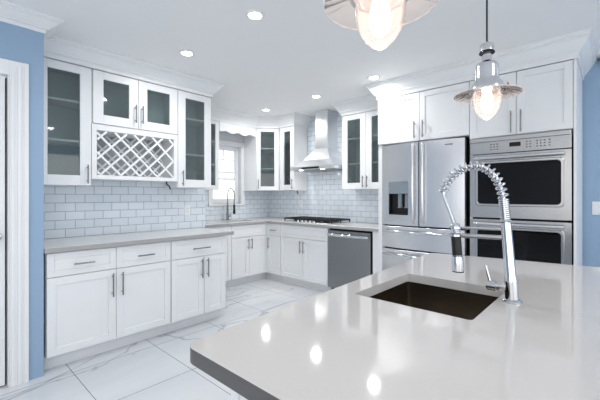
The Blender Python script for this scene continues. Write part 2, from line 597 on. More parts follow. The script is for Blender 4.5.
RL = PI / 2           # left-hand runs face +x
UB, UT, UL = 1.378, 2.381, 2.402  # wall-cabinet bottom and top
UH = UT - UB
BH = 0.874             # base cabinet height below the slab

# ------------------------------------------------------------------ left run: base cabinets
GB = 'white shaker base cabinets'
c = thing('base_cabinet', 'wide white base cabinet next to the blue wall end with two drawers above two doors', 'cabinet', (LD, 0.594, 0), RL, GB)
carcass(c, 0.948, 0.62, BH, z0=0.104)
toe_kick(c, 0, 0.948)
drawer(c, 0.002, 0.471, 0.694, 0.868)
drawer(c, 0.475, 0.944, 0.694, 0.868)
door(c, 0.002, 0.471, 0.112, 0.688, 0.441, 0.566, 0.19)
door(c, 0.475, 0.944, 0.112, 0.688, 0.515, 0.566, 0.19)
c = thing('base_cabinet', 'white base cabinet under the left counter end, one drawer over a pair of doors', 'cabinet', (LD, 1.544, 0), RL, GB)
carcass(c, 0.616, 0.62, BH, z0=0.104)
toe_kick(c, 0, 0.616)
drawer(c, 0.004, 0.604, 0.694, 0.868, 0.19)
door(c, 0.004, 0.344, 0.112, 0.688, 0.312, 0.575, 0.19)
door(c, 0.350, 0.604, 0.112, 0.688, 0.378, 0.575, 0.19)
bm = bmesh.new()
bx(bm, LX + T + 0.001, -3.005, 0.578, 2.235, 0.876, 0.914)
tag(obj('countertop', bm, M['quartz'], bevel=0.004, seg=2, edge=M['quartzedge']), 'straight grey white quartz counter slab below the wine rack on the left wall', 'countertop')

# left run: wall cabinets
GU = 'glass door wall cabinets'
DU = 0.30
LH = UL - UB
c = thing('wall_cabinet', 'tall narrow glass door wall cabinet touching the blue wall left of the wine rack', 'cabinet', (LU, 0.579, UB), RL, GU)
carcass(c, 0.400, DU, LH, True)
door(c, 0.003, 0.397, 0.004, LH - 0.004, 0.366, 0.10, 0.16, True)
for z in (0.37, 0.705):
    shelf(c, 0, 0.400, DU, z)
c = thing('wall_cabinet', 'short wall cabinet with two glass doors directly above the wine rack', 'cabinet', (LU, 0.980, 1.925), RL, GU)
hh = UL - 1.925
carcass(c, 0.801, DU, hh, True)
door(c, 0.012, 0.398, 0.006, hh - 0.004, 0.368, 0.14, 0.17, True)
door(c, 0.402, 0.798, 0.006, hh - 0.004, 0.432, 0.14, 0.17, True)
c = thing('wall_cabinet', 'tall narrow glass door wall cabinet at the crown end, right of the wine rack', 'cabinet', (LU, 1.783, UB), RL, GU)
carcass(c, 0.402, DU, LH, True)
door(c, 0.003, 0.399, 0.004, LH - 0.004, 0.045, 0.10, 0.16, True)
for z in (0.35, 0.735):
    shelf(c, 0, 0.402, DU, z)

# wine rack
wr = thing('wine_rack', 'white lattice wine rack under the short glass cabinet on the left wall', 'wine rack', (LU, 0.980, 1.44), RL)
W_, H_ = 0.801, 0.482
boxes('frame', [(0.001, 0.042, 0, DU, 0, H_), (W_ - 0.042, W_ - 0.001, 0, DU, 0, H_), (0.042, W_ - 0.042, 0, DU, 0, 0.036), (0.042, W_ - 0.042, 0, DU, H_ - 0.05, H_)], M['white'], wr, bevel=0.0015)
boxes('back_panel', [(0.043, W_ - 0.043, DU - 0.01, DU, 0.037, H_ - 0.051)], M['rackback'], wr)


def lattice(parent, y0, y1, x0, x1, z0, z1, step, wd, phase):
    bm = bmesh.new()

    def clip(px, pz, dx, dz):
        ts = []
        lo, hi = -9, 9
        for p, dd, a, b in ((px, dx, x0, x1), (pz, dz, z0, z1)):
            t0, t1 = (a - p) / dd, (b - p) / dd
            lo, hi = max(lo, min(t0, t1)), min(hi, max(t0, t1))
        return lo, hi
    for sgn, off in ((1, 0.0), (-1, 0.0005)):
        k = -12
        while k < 14:
            px, pz = x0 + phase + k * step, z0
            lo, hi = clip(px, pz, 1, sgn)
            k += 1
            if hi - lo < 0.03:
                continue
            a = Vector((px + lo, 0, pz + sgn * lo))
            b = Vector((px + hi, 0, pz + sgn * hi))
            n = Vector((-sgn, 0, 1)).normalized() * wd / 2
            vs = []
            for yy in (y0 + off, y1 + off):
                for q in (a + n, b + n, b - n, a - n):
                    vs.append(bm.verts.new((min(max(q.x, x0), x1), yy, min(max(q.z, z0), z1))))
            for f in ((0, 1, 2, 3), (7, 6, 5, 4), (0, 4, 5, 1), (1, 5, 6, 2), (2, 6, 7, 3), (3, 7, 4, 0)):
                bm.faces.new([vs[i] for i in f])
    return obj('lattice', bm, M['white'], parent)


lattice(wr, 0.004, 0.022, 0.042, W_ - 0.042, 0.036, H_ - 0.05, 0.172, 0.023, 0.03)
lattice(wr, 0.235, 0.25, 0.042, W_ - 0.042, 0.036, H_ - 0.05, 0.172, 0.023, 0.03)

# ------------------------------------------------------------------ sink wall and corner
c = thing('base_cabinet', 'white sink base cabinet below the window with two doors under a blank drawer front', 'cabinet', (SD, 2.912, 0), RL, GB)
carcass(c, 0.67, 0.60, 0.70, z0=0.104)
boxes('face_frame', [(0.0, 0.67, 0.022, 0.04, 0.70, BH), (0.628, 0.669, 0.0, 0.022, 0.112, 0.868)], M['white'], c)
toe_kick(c, -0.02, 0.725)
drawer(c, 0.003, 0.625, 0.694, 0.868, pull=False)
door(c, 0.003, 0.312, 0.112, 0.688, 0.284, 0.59, 0.15)
door(c, 0.316, 0.625, 0.112, 0.688, 0.346, 0.59, 0.15)
c = thing('base_cabinet', 'blank white base filler cabinet partly hidden behind the end of the left run', 'cabinet', (SD, 2.31, 0), RL, GB)
carcass(c, 0.58, 0.60, BH, z0=0.104)
toe_kick(c, 0, 0.58)
door(c, 0.003, 0.597, 0.112, 0.868)

# back wall base cabinets
c = thing('base_cabinet', 'narrow white corner base cabinet with one drawer and one door beside the cooktop cabinet', 'cabinet', (-3.945, BD, 0), 0, GB)
carcass(c, 0.285, 0.61, BH, z0=0.104, x0=-0.022)
boxes('filler', [(-0.022, 0.006, 0.002, 0.0215, 0.112, 0.868)], M['white'], c)
toe_kick(c, -0.10, 0.285)
drawer(c, 0.008, 0.282, 0.694, 0.868, 0.11)
door(c, 0.008, 0.282, 0.112, 0.688, 0.045, 0.575, 0.17)
c = thing('base_cabinet', 'white base cabinet under the gas cooktop, left of the dishwasher, with two wide doors', 'cabinet', (-3.657, BD, 0), 0, GB)
carcass(c, 0.885, 0.61, BH, z0=0.104)
toe_kick(c, 0, 0.885)
drawer(c, 0.003, 0.882, 0.694, 0.868, pull=False)
door(c, 0.003, 0.441, 0.112, 0.688, 0.412, 0.575, 0.17)
door(c, 0.445, 0.882, 0.112, 0.688, 0.474, 0.575, 0.17)

# dishwasher
c = thing('dishwasher', 'dark stainless dishwasher between the cooktop cabinet and the refrigerator panel', 'dishwasher', (-2.765, BD - 0.012, 0))
boxes('tub', [(0.004, 0.652, 0.05, 0.60, 0.10, 0.868)], M['gap'], c)
boxes('toe_plate', [(0.004, 0.652, 0.085, 0.10, 0.0, 0.10)], M['gap'], c)
dd = boxes('door', [(0.006, 0.640, 0.0, 0.05, 0.105, 0.846)], M['darksteel'], c, bevel=0.006, seg=2)
bm = bmesh.new()
tube(bm, smooth_path([(0.035, -0.006, 0.795), (0.06, -0.036, 0.795), (0.32, -0.048, 0.793), (0.58, -0.036, 0.795), (0.605, -0.006, 0.795)], 8), 0.0195, 12)
hd = obj('handle', bm, M['chrome'], dd, smooth=True)
hd['label'] = 'bright towel bar handle'

# L-shaped counter with a sink cut-out
def poly_slab(bm, outer, holes, z0, z1):
    def ring(pts, z):
        vs = [bm.verts.new((x, y, z)) for x, y in pts]
        es = [bm.edges.new((vs[i], vs[(i + 1) % len(vs)])) for i in range(len(vs))]
        return vs, es
    tops = []
    for z in (z0, z1):
        edges = []
        loops = []
        for pts in [outer] + holes:
            vs, es = ring(pts, z)
            edges += es
            loops.append(vs)
        bmesh.ops.triangle_fill(bm, edges=edges, use_beauty=True)
        tops.append(loops)
    for a, b in zip(*tops):
        n = len(a)
        for i in range(n):
            bm.faces.new((a[i], a[(i + 1) % n], b[(i + 1) % n], b[i]))


def round_poly(pts, radii, n=6):
    out = []
    m = len(pts)
    for i, p in enumerate(pts):
        r = radii[i] if isinstance(radii, (list, tuple)) else radii
        p = Vector(p)
        a = (Vector(pts[i - 1]) - p).normalized()
        b = (Vector(pts[(i + 1) % m]) - p).normalized()
        if r <= 0:
            out.append((p.x, p.y))
            continue
        ang = a.angle(b)
        dd_ = r / math.tan(ang / 2)
        cdir = (a + b).normalized()
        cen = p + cdir * (r / math.sin(ang / 2))
        s = p + a * dd_ - cen
        e = p + b * dd_ - cen
        a0 = math.atan2(s.y, s.x)
        da = math.atan2(s.x * e.y - s.y * e.x, s.dot(e))
        for k in range(n + 1):
            t = a0 + da * k / n
            out.append((cen.x + r * math.cos(t), cen.y + r * math.sin(t)))
    return out


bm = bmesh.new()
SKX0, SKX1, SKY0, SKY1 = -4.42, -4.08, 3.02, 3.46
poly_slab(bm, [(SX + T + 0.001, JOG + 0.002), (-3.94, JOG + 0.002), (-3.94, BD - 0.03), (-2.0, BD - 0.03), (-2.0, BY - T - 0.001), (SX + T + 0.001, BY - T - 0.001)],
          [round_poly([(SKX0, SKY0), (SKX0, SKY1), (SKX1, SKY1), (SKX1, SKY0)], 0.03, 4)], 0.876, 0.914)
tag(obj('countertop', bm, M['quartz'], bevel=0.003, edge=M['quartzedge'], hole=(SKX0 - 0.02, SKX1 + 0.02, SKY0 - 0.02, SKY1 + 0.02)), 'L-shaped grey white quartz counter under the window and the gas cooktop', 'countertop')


def basin(parent_name, label, x0, x1, y0, y1, zt, depth, mat):
    t = thing(parent_name, label, 'sink', ((x0 + x1) / 2, (y0 + y1) / 2, zt - depth))
    cx, cy = (x1 - x0) / 2, (y1 - y0) / 2
    bm = bmesh.new()
    loops = []
    for off, z, rad in ((0.008, depth, 0.025), (0.003, depth, 0.02), (0.0, 0.02, 0.02), (-0.018, 0.004, 0.02), (-0.05, 0.0, 0.02)):
        pts = round_poly([(-cx - off, -cy - off), (cx + off, -cy - off), (cx + off, cy + off), (-cx - off, cy + off)], rad, 5)
        loops.append([bm.verts.new((x, y, z)) for x, y in pts])
    for a, b in zip(loops, loops[1:]):
        for k in range(len(a)):
            bm.faces.new((a[k], a[(k + 1) % len(a)], b[(k + 1) % len(a)], b[k]))
    bm.faces.new(loops[-1])
    o = obj('bowl', bm, mat, t, smooth=True)
    so = o.modifiers.new('wall', 'SOLIDIFY')
    so.thickness = 0.0015
    so.offset = 0
    bm = bmesh.new()
    lathe(bm, [(0.056, 0.0025), (0.056, 0.005), (0.045, 0.006), (0.040, 0.002), (0.0, 0.0015)], 28)
    obj('drain', bm, M['chrome'], t, smooth=True)
    return t


basin('undermount_sink', 'small stainless undermount sink in the counter below the window', SKX0, SKX1, SKY0, SKY1, 0.8745, 0.165, M['steel'])

# sink faucet by the window
f = thing('kitchen_faucet', 'tall slim gooseneck faucet in front of the window', 'faucet', (-4.47, 3.20, 0.9145), 0)
bm = bmesh.new()
lathe(bm, [(0.028, 0), (0.028, 0.012), (0.021, 0.02), (0.021, 0.10), (0.017, 0.11), (0.015, 0.24), (0.0, 0.242)], 20)
obj('post', bm, M['nickel'], f, smooth=True)
bm = bmesh.new()
tube(bm, smooth_path([(0, 0, 0.24), (0, 0.0, 0.38), (0.015, 0.005, 0.46), (0.07, 0.01, 0.497), (0.125, 0.015, 0.46), (0.145, 0.018, 0.38), (0.145, 0.018, 0.24)], 8), 0.0085, 10)
obj('spout', bm, M['nickel'], f, smooth=True)
bm = bmesh.new()
lathe(bm, [(0.0, 0.10), (0.019, 0.10), (0.021, 0.13), (0.016, 0.16), (0.016, 0.235), (0.011, 0.245), (0, 0.245)], 18, (0.145, 0.018, 0))
o = obj('spray_head', bm, M['black'], f, smooth=True)
bm = bmesh.new()
tube(bm, [(0.0, 0.02, 0.06), (0.0, 0.055, 0.06)], 0.011, 12)
tube(bm, [(0.0, 0.048, 0.06), (0.012, 0.06, 0.12)], 0.005, 8)
obj('lever', bm, M['nickel'], f, smooth=True)

# wall cabinets of the corner
c = thing('wall_cabinet', 'narrow glass door wall cabinet just left of the window, mostly hidden by the left run', 'cabinet', (SU, 2.505, UB), RL, GU)
carcass(c, 0.40, 0.31, UH, True)
door(c, 0.003, 0.397, 0.004, UH - 0.004, None, None, 0.15, True, 0.062)
for z in (0.36, 0.70):
    shelf(c, 0, 0.40, 0.31, z)
c = thing('wall_cabinet', 'white filler wall cabinet hidden behind the left run near the window', 'cabinet', (SU, JOG + 0.003, UB), RL, GU)
carcass(c, 0.198, 0.31, UH)

# diagonal corner cabinet
c = thing('corner_wall_cabinet', 'diagonal corner wall cabinet with a glass door between window and range hood', 'cabinet', (SU, 3.60, UB), 0)
o_ = Vector((SU, 3.60))


def rel(x, y):
    return (x - o_.x, y - o_.y)


bm = bmesh.new()
t = 0.018
A, B_, C_, D_, E_ = rel(SU, 3.60), rel(-4.0, BU), rel(-4.0, BY - T - 0.002), rel(SX + T + 0.002, BY - T - 0.002), rel(SX + T + 0.002, 3.60)
bx(bm, E_[0], A[0], A[1], A[1] + t, 0, UH)
bx(bm, B_[0] - t, B_[0], B_[1], C_[1], 0, UH)
for z0, z1 in ((0, t), (UH - t, UH)):
    prism(bm, [(A[0] - 0.012, A[1] + t), (B_[0] - t, B_[1] + 0.012), (C_[0] - t, C_[1]), D_, (E_[0], E_[1] + t)], z0, z1)
bx(bm, E_[0], E_[0] + 0.008, A[1] + t, D_[1], t, UH - t)
bx(bm, E_[0] + 0.008, C_[0] - t, D_[1] - 0.008, D_[1], t, UH - t)
ca = obj('carcass', bm, M['white'], c)
bm = bmesh.new()
bx(bm, E_[0] + 0.0085, E_[0] + 0.012, A[1] + t + 0.02, D_[1] - 0.01, t, UH - t)
bx(bm, E_[0] + 0.013, C_[0] - t - 0.001, D_[1] - 0.012, D_[1] - 0.0085, t, UH - t)
obj('lining', bm, M['interior'], ca)
for z in (0.345, 0.675):
    bm = bmesh.new()
    prism(bm, [(A[0] - 0.03, A[1] + 0.03), (B_[0] - 0.04, B_[1] + 0.03), (C_[0] - 0.022, C_[1] - 0.014), (D_[0] + 0.014, D_[1] - 0.014), (E_[0] + 0.014, E_[1] + 0.03)], z, z + 0.019)
    obj('shelf', bm, M['white'], c)
wd = math.hypot(B_[0] - A[0], B_[1] - A[1])
dr = boxes('door', glazed_boxes(0.012, wd - 0.012, 0.004, UH - 0.004, 0.062), M['white'], c, bevel=0.0015)
dr.rotation_euler = (0, 0, PI / 4)
dr.location = (0.0, 0.0, 0)
g = boxes('glass_pane', [(0.07, wd - 0.07, 0.011, 0.015, 0.062, UH - 0.052)], M['pane'], dr)
g['label'] = 'dark grey glass pane'
bar_pull(dr, 0.04, 0.10, 0.15, True)

c = thing('wall_cabinet', 'slim glass door wall cabinet wedged between the diagonal corner cabinet and the range hood', 'cabinet', (-3.998, BU, UB), 0, GU)
carcass(c, 0.334, BY - T - BU - 0.002, UH, True)
door(c, 0.022, 0.332, 0.004, UH - 0.004, 0.305, 0.10, 0.15, True)
for z in (0.345, 0.675):
    shelf(c, 0, 0.334, BY - T - BU, z)
c = thing('wall_cabinet', 'wall cabinet with two glass doors between the range hood and the refrigerator', 'cabinet', (-2.757, BU, UB), 0, GU)
carcass(c, 0.745, BY - T - BU - 0.002, UH, True)
door(c, 0.003, 0.371, 0.004, UH - 0.004, 0.342, 0.10, 0.15, True)
door(c, 0.375, 0.742, 0.004, UH - 0.004, 0.404, 0.10, 0.15, True)
for z in (0.335, 0.675):
    shelf(c, 0, 0.745, BY - T - BU, z)

# scalloped valance over the window
bm = bmesh.new()
n = 48
v0, v1 = 2.908, 3.597
top = []
bot = []
for i in range(n + 1):
    y = v0 + (v1 - v0) * i / n
    u = (i / n) * 2 - 1
    z = 2.243 + 0.016 * math.cos(u * PI * 3.0) if abs(u) < 0.83 else 2.243 + 0.016 * math.cos(0.83 * PI * 3)
    top.append((y, UT))
    bot.append((y, z))
vs = []
for xx in (SU - 0.018, SU):
    vs.append(([bm.verts.new((xx, y, z)) for y, z in top], [bm.verts.new((xx, y, z)) for y, z in bot]))
for i in range(n):
    for s in (0, 1):
        bm.faces.new((vs[s][0][i], vs[s][0][i + 1], vs[s][1][i + 1], vs[s][1][i]))
    bm.faces.new((vs[0][1][i], vs[0][1][i + 1], vs[1][1][i + 1], vs[1][1][i]))
    bm.faces.new((vs[0][0][i], vs[0][0][i + 1], vs[1][0][i + 1], vs[1][0][i]))
for i in (0, n):
    bm.faces.new((vs[0][0][i], vs[0][1][i], vs[1][1][i], vs[1][0][i]))
tag(obj('window_valance', bm, M['white']), 'scalloped white wooden valance board above the window', 'valance')

# ------------------------------------------------------------------ range hood
h = thing('range_hood', 'stainless pyramid range hood with a square chimney above the cooktop', 'range hood', (-3.185, BY - T - 0.001, 1.665))
bm = bmesh.new()
bx(bm, -0.40, 0.40, -0.487, 0, 0.0, 0.05)
lip = obj('lip', bm, M['hoodsteel'], h, bevel=0.002)
boxes('control_strip', [(-0.16, 0.16, -0.4895, -0.4875, 0.012, 0.038)], M['black'], h)
bm = bmesh.new()
lo = [bm.verts.new(p) for p in ((-0.40, -0.487, 0.0505), (0.40, -0.487, 0.0505), (0.40, 0, 0.0505), (-0.40, 0, 0.0505))]
hi = [bm.verts.new(p) for p in ((-0.118, -0.242, 0.325), (0.118, -0.242, 0.325), (0.118, 0, 0.325), (-0.118, 0, 0.325))]
mid = [bm.verts.new((a.co.x * 0.6 + b.co.x * 0.4 - 0.035 * (1 if b.co.x > 0 else -1), min(0, a.co.y * 0.6 + b.co.y * 0.4 + (0.03 if a.co.y < -0.1 else 0)), 0.155)) for a, b in zip(lo, hi)]
for p, q in ((lo, mid), (mid, hi)):
    for i in range(4):
        bm.faces.new((p[i], p[(i + 1) % 4], q[(i + 1) % 4], q[i]))
bm.faces.new(hi)
bm.faces.new(list(reversed(lo)))
obj('canopy', bm, M['hoodsteel'], h, bevel=0.001)
boxes('chimney', [(-0.115, 0.115, -0.238, 0, 0.326, 0.888)], M['hoodsteel'], h, bevel=0.002)
boxes('filter', [(-0.36, -0.01, -0.45, -0.05, -0.006, -0.0005), (0.01, 0.36, -0.45, -0.05, -0.006, -0.0005)], M['darksteel'], h)

for x in (-0.2, 0.2):
    bm = bmesh.new()
    lathe(bm, [(0.0, 0.0), (0.028, 0.0), (0.026, -0.003), (0.0, -0.003)], 20, (x, -0.46, -0.0005))
    lamp_ = obj('lamp_lens', bm, M['lens'], h)
    L = bpy.data.lights.new('hood_lamp', 'AREA')
    L.shape = 'DISK'
    L.size = 0.05
    L.energy = 1.6
    L.color = (1.0, 0.985, 0.96)
    lo_ = bpy.data.objects.new('hood_lamp', L)
    COL.objects.link(lo_)
    lo_.parent = h
    lo_.location = (x, -0.46, -0.006)

# ------------------------------------------------------------------ cooktop
ck = thing('gas_cooktop', 'stainless gas cooktop with black iron grates on the back counter', 'cooktop', (-3.215, 3.86, 0.9145))
boxes('tray', [(-0.455, 0.455, -0.25, 0.25, 0, 0.008)], M['steel'], ck, bevel=0.003)
for i in range(3):
    x0 = -0.445 + i * 0.298
    x1 = x0 + 0.292
    bm = bmesh.new()
    for x in (x0, x1 - 0.012, (x0 + x1) / 2 - 0.006, x0 + 0.06, x1 - 0.072):
        bx(bm, x, x + 0.012, -0.215, 0.22, 0.034, 0.054)
    for y in (-0.215, -0.115, -0.006, 0.10, 0.208):
        bx(bm, x0, x1, y, y + 0.012, 0.0345, 0.0535)
    for x in (x0, x1 - 0.014):
        for y in (-0.215, -0.007, 0.206):
            bx(bm, x, x + 0.014, y, y + 0.014, 0.0085, 0.035)
    obj('grate', bm, M['iron'], ck)
for x, y, r in ((-0.27, -0.11, 0.035), (-0.27, 0.11, 0.042), (0.0, 0.02, 0.055), (0.27, 0.11, 0.042), (0.27, -0.09, 0.035)):
    bm = bmesh.new()
    lathe(bm, [(r + 0.01, 0.0085), (r + 0.008, 0.016), (r, 0.018), (r, 0.026), (r - 0.006, 0.029), (0, 0.029)], 20, (x, y, 0))
    obj('burner', bm, M['iron'], ck, smooth=True)
for k in range(5):
    bm = bmesh.new()
    lathe(bm, [(0.018, 0.0085), (0.018, 0.014), (0.014, 0.016), (0.013, 0.030), (0, 0.031)], 16, (-0.15 + k * 0.075, -0.226, 0))
    obj('knob', bm, M['steel'], ck, smooth=True)

# ------------------------------------------------------------------ tall units
p_ = boxes('refrigerator_surround', [(-1.998, -1.950, TY + 0.02, BY - T - 0.001, 0.0, 1.868)], M['white'], bevel=0.001)
tag(p_, 'tall white end panel between the dishwasher and the refrigerator', 'panel')
# strip in front of the panel below the counter
boxes('filler', [(-2.10, -1.999, BD - 0.002, BD + 0.02, 0.0, 0.874)], M['white'], p_)

GT = 'cabinets above the tall appliances'
c = thing('wall_cabinet', 'white two door cabinet above the refrigerator under the crown', 'cabinet', (-1.995, TY, 1.870), 0, GT)
carcass(c, 0.974, 0.68, UT - 1.870)
zt = UT - 1.870
door(c, 0.002, 0.485, 0.003, zt - 0.004, 0.442, 0.115, 0.18)
door(c, 0.489, 0.973, 0.003, zt - 0.004, 0.532, 0.115, 0.18)

oc = thing('oven_cabinet', 'tall white cabinet housing the double oven beside the right blue wall', 'cabinet', (-1.019, TY, 0))
boxes('carcass', [(0.0, 0.018, 0.0225, 0.68, 0.0, UT), (0.776, 0.794, 0.0, 0.68, 0.0, UT), (0.018, 0.776, 0.0225, 0.68, 1.83, UT), (0.018, 0.776, 0.0225, 0.68, 0.0, 0.40)], M['white'], oc)
door(oc, 0.002, 0.381, 1.830, UT - 0.004, 0.346, 1.94, 0.19)
door(oc, 0.385, 0.772, 1.830, UT - 0.004, 0.420, 1.94, 0.19)
drawer(oc, 0.002, 0.772, 0.112, 0.392, 0.2)

# ------------------------------------------------------------------ double wall oven
ov = thing('double_oven', 'stainless double wall oven with black glass windows in the tall cabinet', 'oven', (-0.633, TY, 0.405))
b0 = 0.405
hw = 0.3785
boxes('housing', [(-0.362, 0.362, 0.0235, 0.60, 0.002, 1.418)], M['gap'], ov)
bm = bmesh.new()
bx(bm, -hw, hw, -0.004, 0.0205, 1.676 - b0, 1.822 - b0)
cp = obj('control_panel', bm, M['steelh'], ov, bevel=0.003, seg=2)
bm = bmesh.new()
bx(bm, -hw, hw, -0.022, -0.0045, 1.783 - b0, 1.822 - b0)
obj('visor', bm, M['steelh'], cp, bevel=0.008, seg=3)
boxes('display', [(-0.055, 0.030, -0.0065, -0.0042, 1.725 - b0, 1.762 - b0)], M['display'], cp)
bm = bmesh.new()
for gx in (-0.20, -0.175, -0.15, 0.075, 0.10, 0.15, 0.175, 0.20, 0.235):
    for gz in (1.712, 1.735, 1.758):
        bx(bm, gx - 0.006, gx + 0.006, -0.0052, -0.0042, gz - 0.004 - b0, gz + 0.004 - b0)
obj('oven_keys', bm, M['key'], cp)  # control keys of the oven, joined into one mesh


def rect_loop(x0, x1, z0, z1, r, n=5):
    return round_poly([(x0, z0), (x1, z0), (x1, z1), (x0, z1)], r, n)


def oven_door(z0, z1, wz0, wz1):
    o = boxes('oven_door', [(-hw, hw, -0.012, 0.0205, z0 - b0, z1 - b0)], M['steelh'], ov, bevel=0.004, seg=2)
    # raised rounded window surround
    bm = bmesh.new()
    L = []
    for ins, y in ((-0.018, -0.0125), (-0.012, -0.020), (0.002, -0.020), (0.006, -0.0135)):
        pts = rect_loop(-0.315 + ins, 0.315 - ins, wz0 - b0 + ins, wz1 - b0 - ins, 0.03)
        L.append([bm.verts.new((x, y, z)) for x, z in pts])
    for a, b in zip(L, L[1:]):
        for k in range(len(a)):
            bm.faces.new((a[k], a[(k + 1) % len(a)], b[(k + 1) % len(a)], b[k]))
    obj('surround', bm, M['steelh'], o, smooth=True)
    bm = bmesh.new()
    prs = rect_loop(-0.312, 0.312, wz0 - b0 + 0.003, wz1 - b0 - 0.003, 0.028)
    a = [bm.verts.new((x, -0.0145, z)) for x, z in prs]
    b = [bm.verts.new((x, -0.0125, z)) for x, z in prs]
    bm.faces.new(a)
    bm.faces.new(list(reversed(b)))
    for k in range(len(a)):
        bm.faces.new((a[k], a[(k + 1) % len(a)], b[(k + 1) % len(a)], b[k]))
    w_ = obj('window', bm, M['ovenglass'], o)
    w_['label'] = 'black glass oven window'
    bm = bmesh.new()
    hz = z1 - 0.036 - b0
    tube(bm, smooth_path([(-0.335, -0.05, hz), (-0.2, -0.058, hz), (0, -0.061, hz), (0.2, -0.058, hz), (0.335, -0.05, hz)], 6), 0.014, 14)
    for s in (-1, 1):
        bx(bm, s * 0.318 - 0.012, s * 0.318 + 0.012, -0.055, -0.0125, hz - 0.010, hz + 0.010)
    obj('handle', bm, M['alu'], o, smooth=True)


oven_door(1.092, 1.670, 1.215, 1.590)
oven_door(0.50, 1.076, 0.62, 0.995)
boxes('base_vent', [(-hw, hw, 0.0, 0.0205, 0.003, 0.09)], M['steelh'], ov, bevel=0.003)

# ------------------------------------------------------------------ refrigerator
fr = thing('refrigerator', 'stainless french door refrigerator with a dispenser, left of the wall ovens', 'refrigerator', (-1.504, TY, 0))
fw = 0.442


def fy(x):
    return 0.012 - 0.036 * (1 - (x / fw) ** 2)


def curved(bm, x0, x1, z0, z1, n=8, yb=0.06):
    xs = [x0 + (x1 - x0) * i / n for i in range(n + 1)]
    prism(bm, [(x, fy(x)) for x in xs] + [(x1, yb), (x0, yb)], z0, z1)


boxes('body', [(-fw + 0.004, fw - 0.004, 0.062, 0.68, 0.012, 1.862)], M['gap'], fr)
dz0, dz1 = 0.974, 1.855
dx0, dx1, dzz0, dzz1 = -0.352, -0.118, 1.085, 1.445
bm = bmesh.new()
curved(bm, -fw, dx0, dz0, dz1, 4)
curved(bm, dx1, -0.004, dz0, dz1, 4)
curved(bm, dx0, dx1, dz0, dzz0, 6)
curved(bm, dx0, dx1, dzz1, dz1, 6)
bmesh.ops.remove_doubles(bm, verts=bm.verts[:], dist=1e-5)
ld = obj('door', bm, M['steel'], fr, smooth=True)
bm = bmesh.new()
curved(bm, 0.004, fw, dz0, dz1, 12)
rd = obj('door', bm, M['steel'], fr, bevel=0.003)
# dispenser in the left door
dp = boxes('dispenser', [(dx0 + 0.001, dx1 - 0.001, 0.050, 0.060, dzz0 + 0.001, dzz1 - 0.001), (dx0 + 0.001, dx0 + 0.008, 0.0, 0.050, dzz0 + 0.001, dzz1 - 0.001),
                         (dx1 - 0.008, dx1 - 0.001, 0.0, 0.050, dzz0 + 0.001, dzz1 - 0.001), (dx0 + 0.008, dx1 - 0.008, -0.005, 0.050, dzz0 + 0.001, dzz0 + 0.012)],
           M['black'], ld)
boxes('control_face', [(dx0 + 0.001, dx1 - 0.001, -0.013, 0.049, 1.315, dzz1 - 0.001)], M['panelgrey'], dp, bevel=0.002)
for px in (-0.275, -0.195):
    bm = bmesh.new()
    bx(bm, px + 0.055, px + 0.063, 0.022, 0.049, 1.17, 1.314)
    bx(bm, px + 0.0635, px + 0.072, 0.010, 0.049, 1.165, 1.173)
    bx(bm, px + 0.018, px + 0.054, 0.018, 0.026, 1.16, 1.17)
    bx(bm, px + 0.020, px + 0.052, 0.026, 0.034, 1.17, 1.313)
    obj('paddle', bm, M['panelgrey'], dp)
for x, par in ((-0.052, ld), (0.052, rd)):
    bm = bmesh.new()
    tube(bm, smooth_path([(x, -0.015, 1.02), (x, -0.050, 1.035), (x, -0.066, 1.22), (x, -0.070, 1.42), (x, -0.066, 1.62), (x, -0.050, 1.81), (x, -0.015, 1.825)], 8), 0.0135, 12)
    obj('handle', bm, M['steel'], par, smooth=True)
bm = bmesh.new()
bx(bm, 0.262, 0.335, fy(0.30) - 0.0055, fy(0.30) + 0.004, 1.795, 1.806)
obj('badge', bm, M['nickel'], rd)
for z0, z1 in ((0.722, 0.958), (0.105, 0.706)):
    bm = bmesh.new()
    curved(bm, -fw, fw, z0, z1, 20)
    o = obj('drawer', bm, M['steel'], fr, bevel=0.003)
    bm = bmesh.new()
    hz = z1 - 0.052
    tube(bm, smooth_path([(-0.405, 0.004, hz), (-0.39, -0.034, hz), (-0.2, -0.064, hz), (0, -0.074, hz), (0.2, -0.064, hz), (0.39, -0.034, hz), (0.405, 0.004, hz)], 8), 0.0165, 12)
    obj('handle', bm, M['chrome'], o, smooth=True)

# ------------------------------------------------------------------ island
ISL = [(-0.806, 0.443), (0.95, 0.443), (0.95, 2.565), (-0.903, 2.272)]
K = [(-0.742, 1.115), (-0.318, 1.115), (-0.318, 1.585), (-0.742, 1.585)]
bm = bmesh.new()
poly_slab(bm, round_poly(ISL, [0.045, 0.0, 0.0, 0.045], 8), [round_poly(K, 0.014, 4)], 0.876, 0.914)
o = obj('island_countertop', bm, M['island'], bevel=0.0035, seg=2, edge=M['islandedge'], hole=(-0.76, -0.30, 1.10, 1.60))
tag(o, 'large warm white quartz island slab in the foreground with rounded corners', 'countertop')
isl = thing('kitchen_island', 'white panelled island base under the big quartz slab', 'island', (0, 0, 0))
ix0, ix1, iy0, iy1 = -0.765, 0.90, 0.565, 2.18
boxes('side_panel', [(ix0, ix0 + 0.012, iy0 + 0.022, iy1, 0.1, 0.875)], M['white'], isl)
boxes('side_panel', [(ix1 - 0.02, ix1, iy0 + 0.022, iy1, 0.1, 0.875)], M['white'], isl)
boxes('back_panel', [(ix0 + 0.013, ix1 - 0.021, iy1 - 0.02, iy1, 0.1, 0.875)], M['white'], isl)
bm = bmesh.new()
for b in shaker_boxes(ix0 + 0.03, 0.06, 0.1, 0.875, 0.07) + shaker_boxes(0.064, ix1 - 0.002, 0.1, 0.875, 0.07):
    bx(bm, b[0], b[1], iy0 + b[2], iy0 + b[3], b[4], b[5])
obj('front_panel', bm, M['white'], isl, bevel=0.0015)
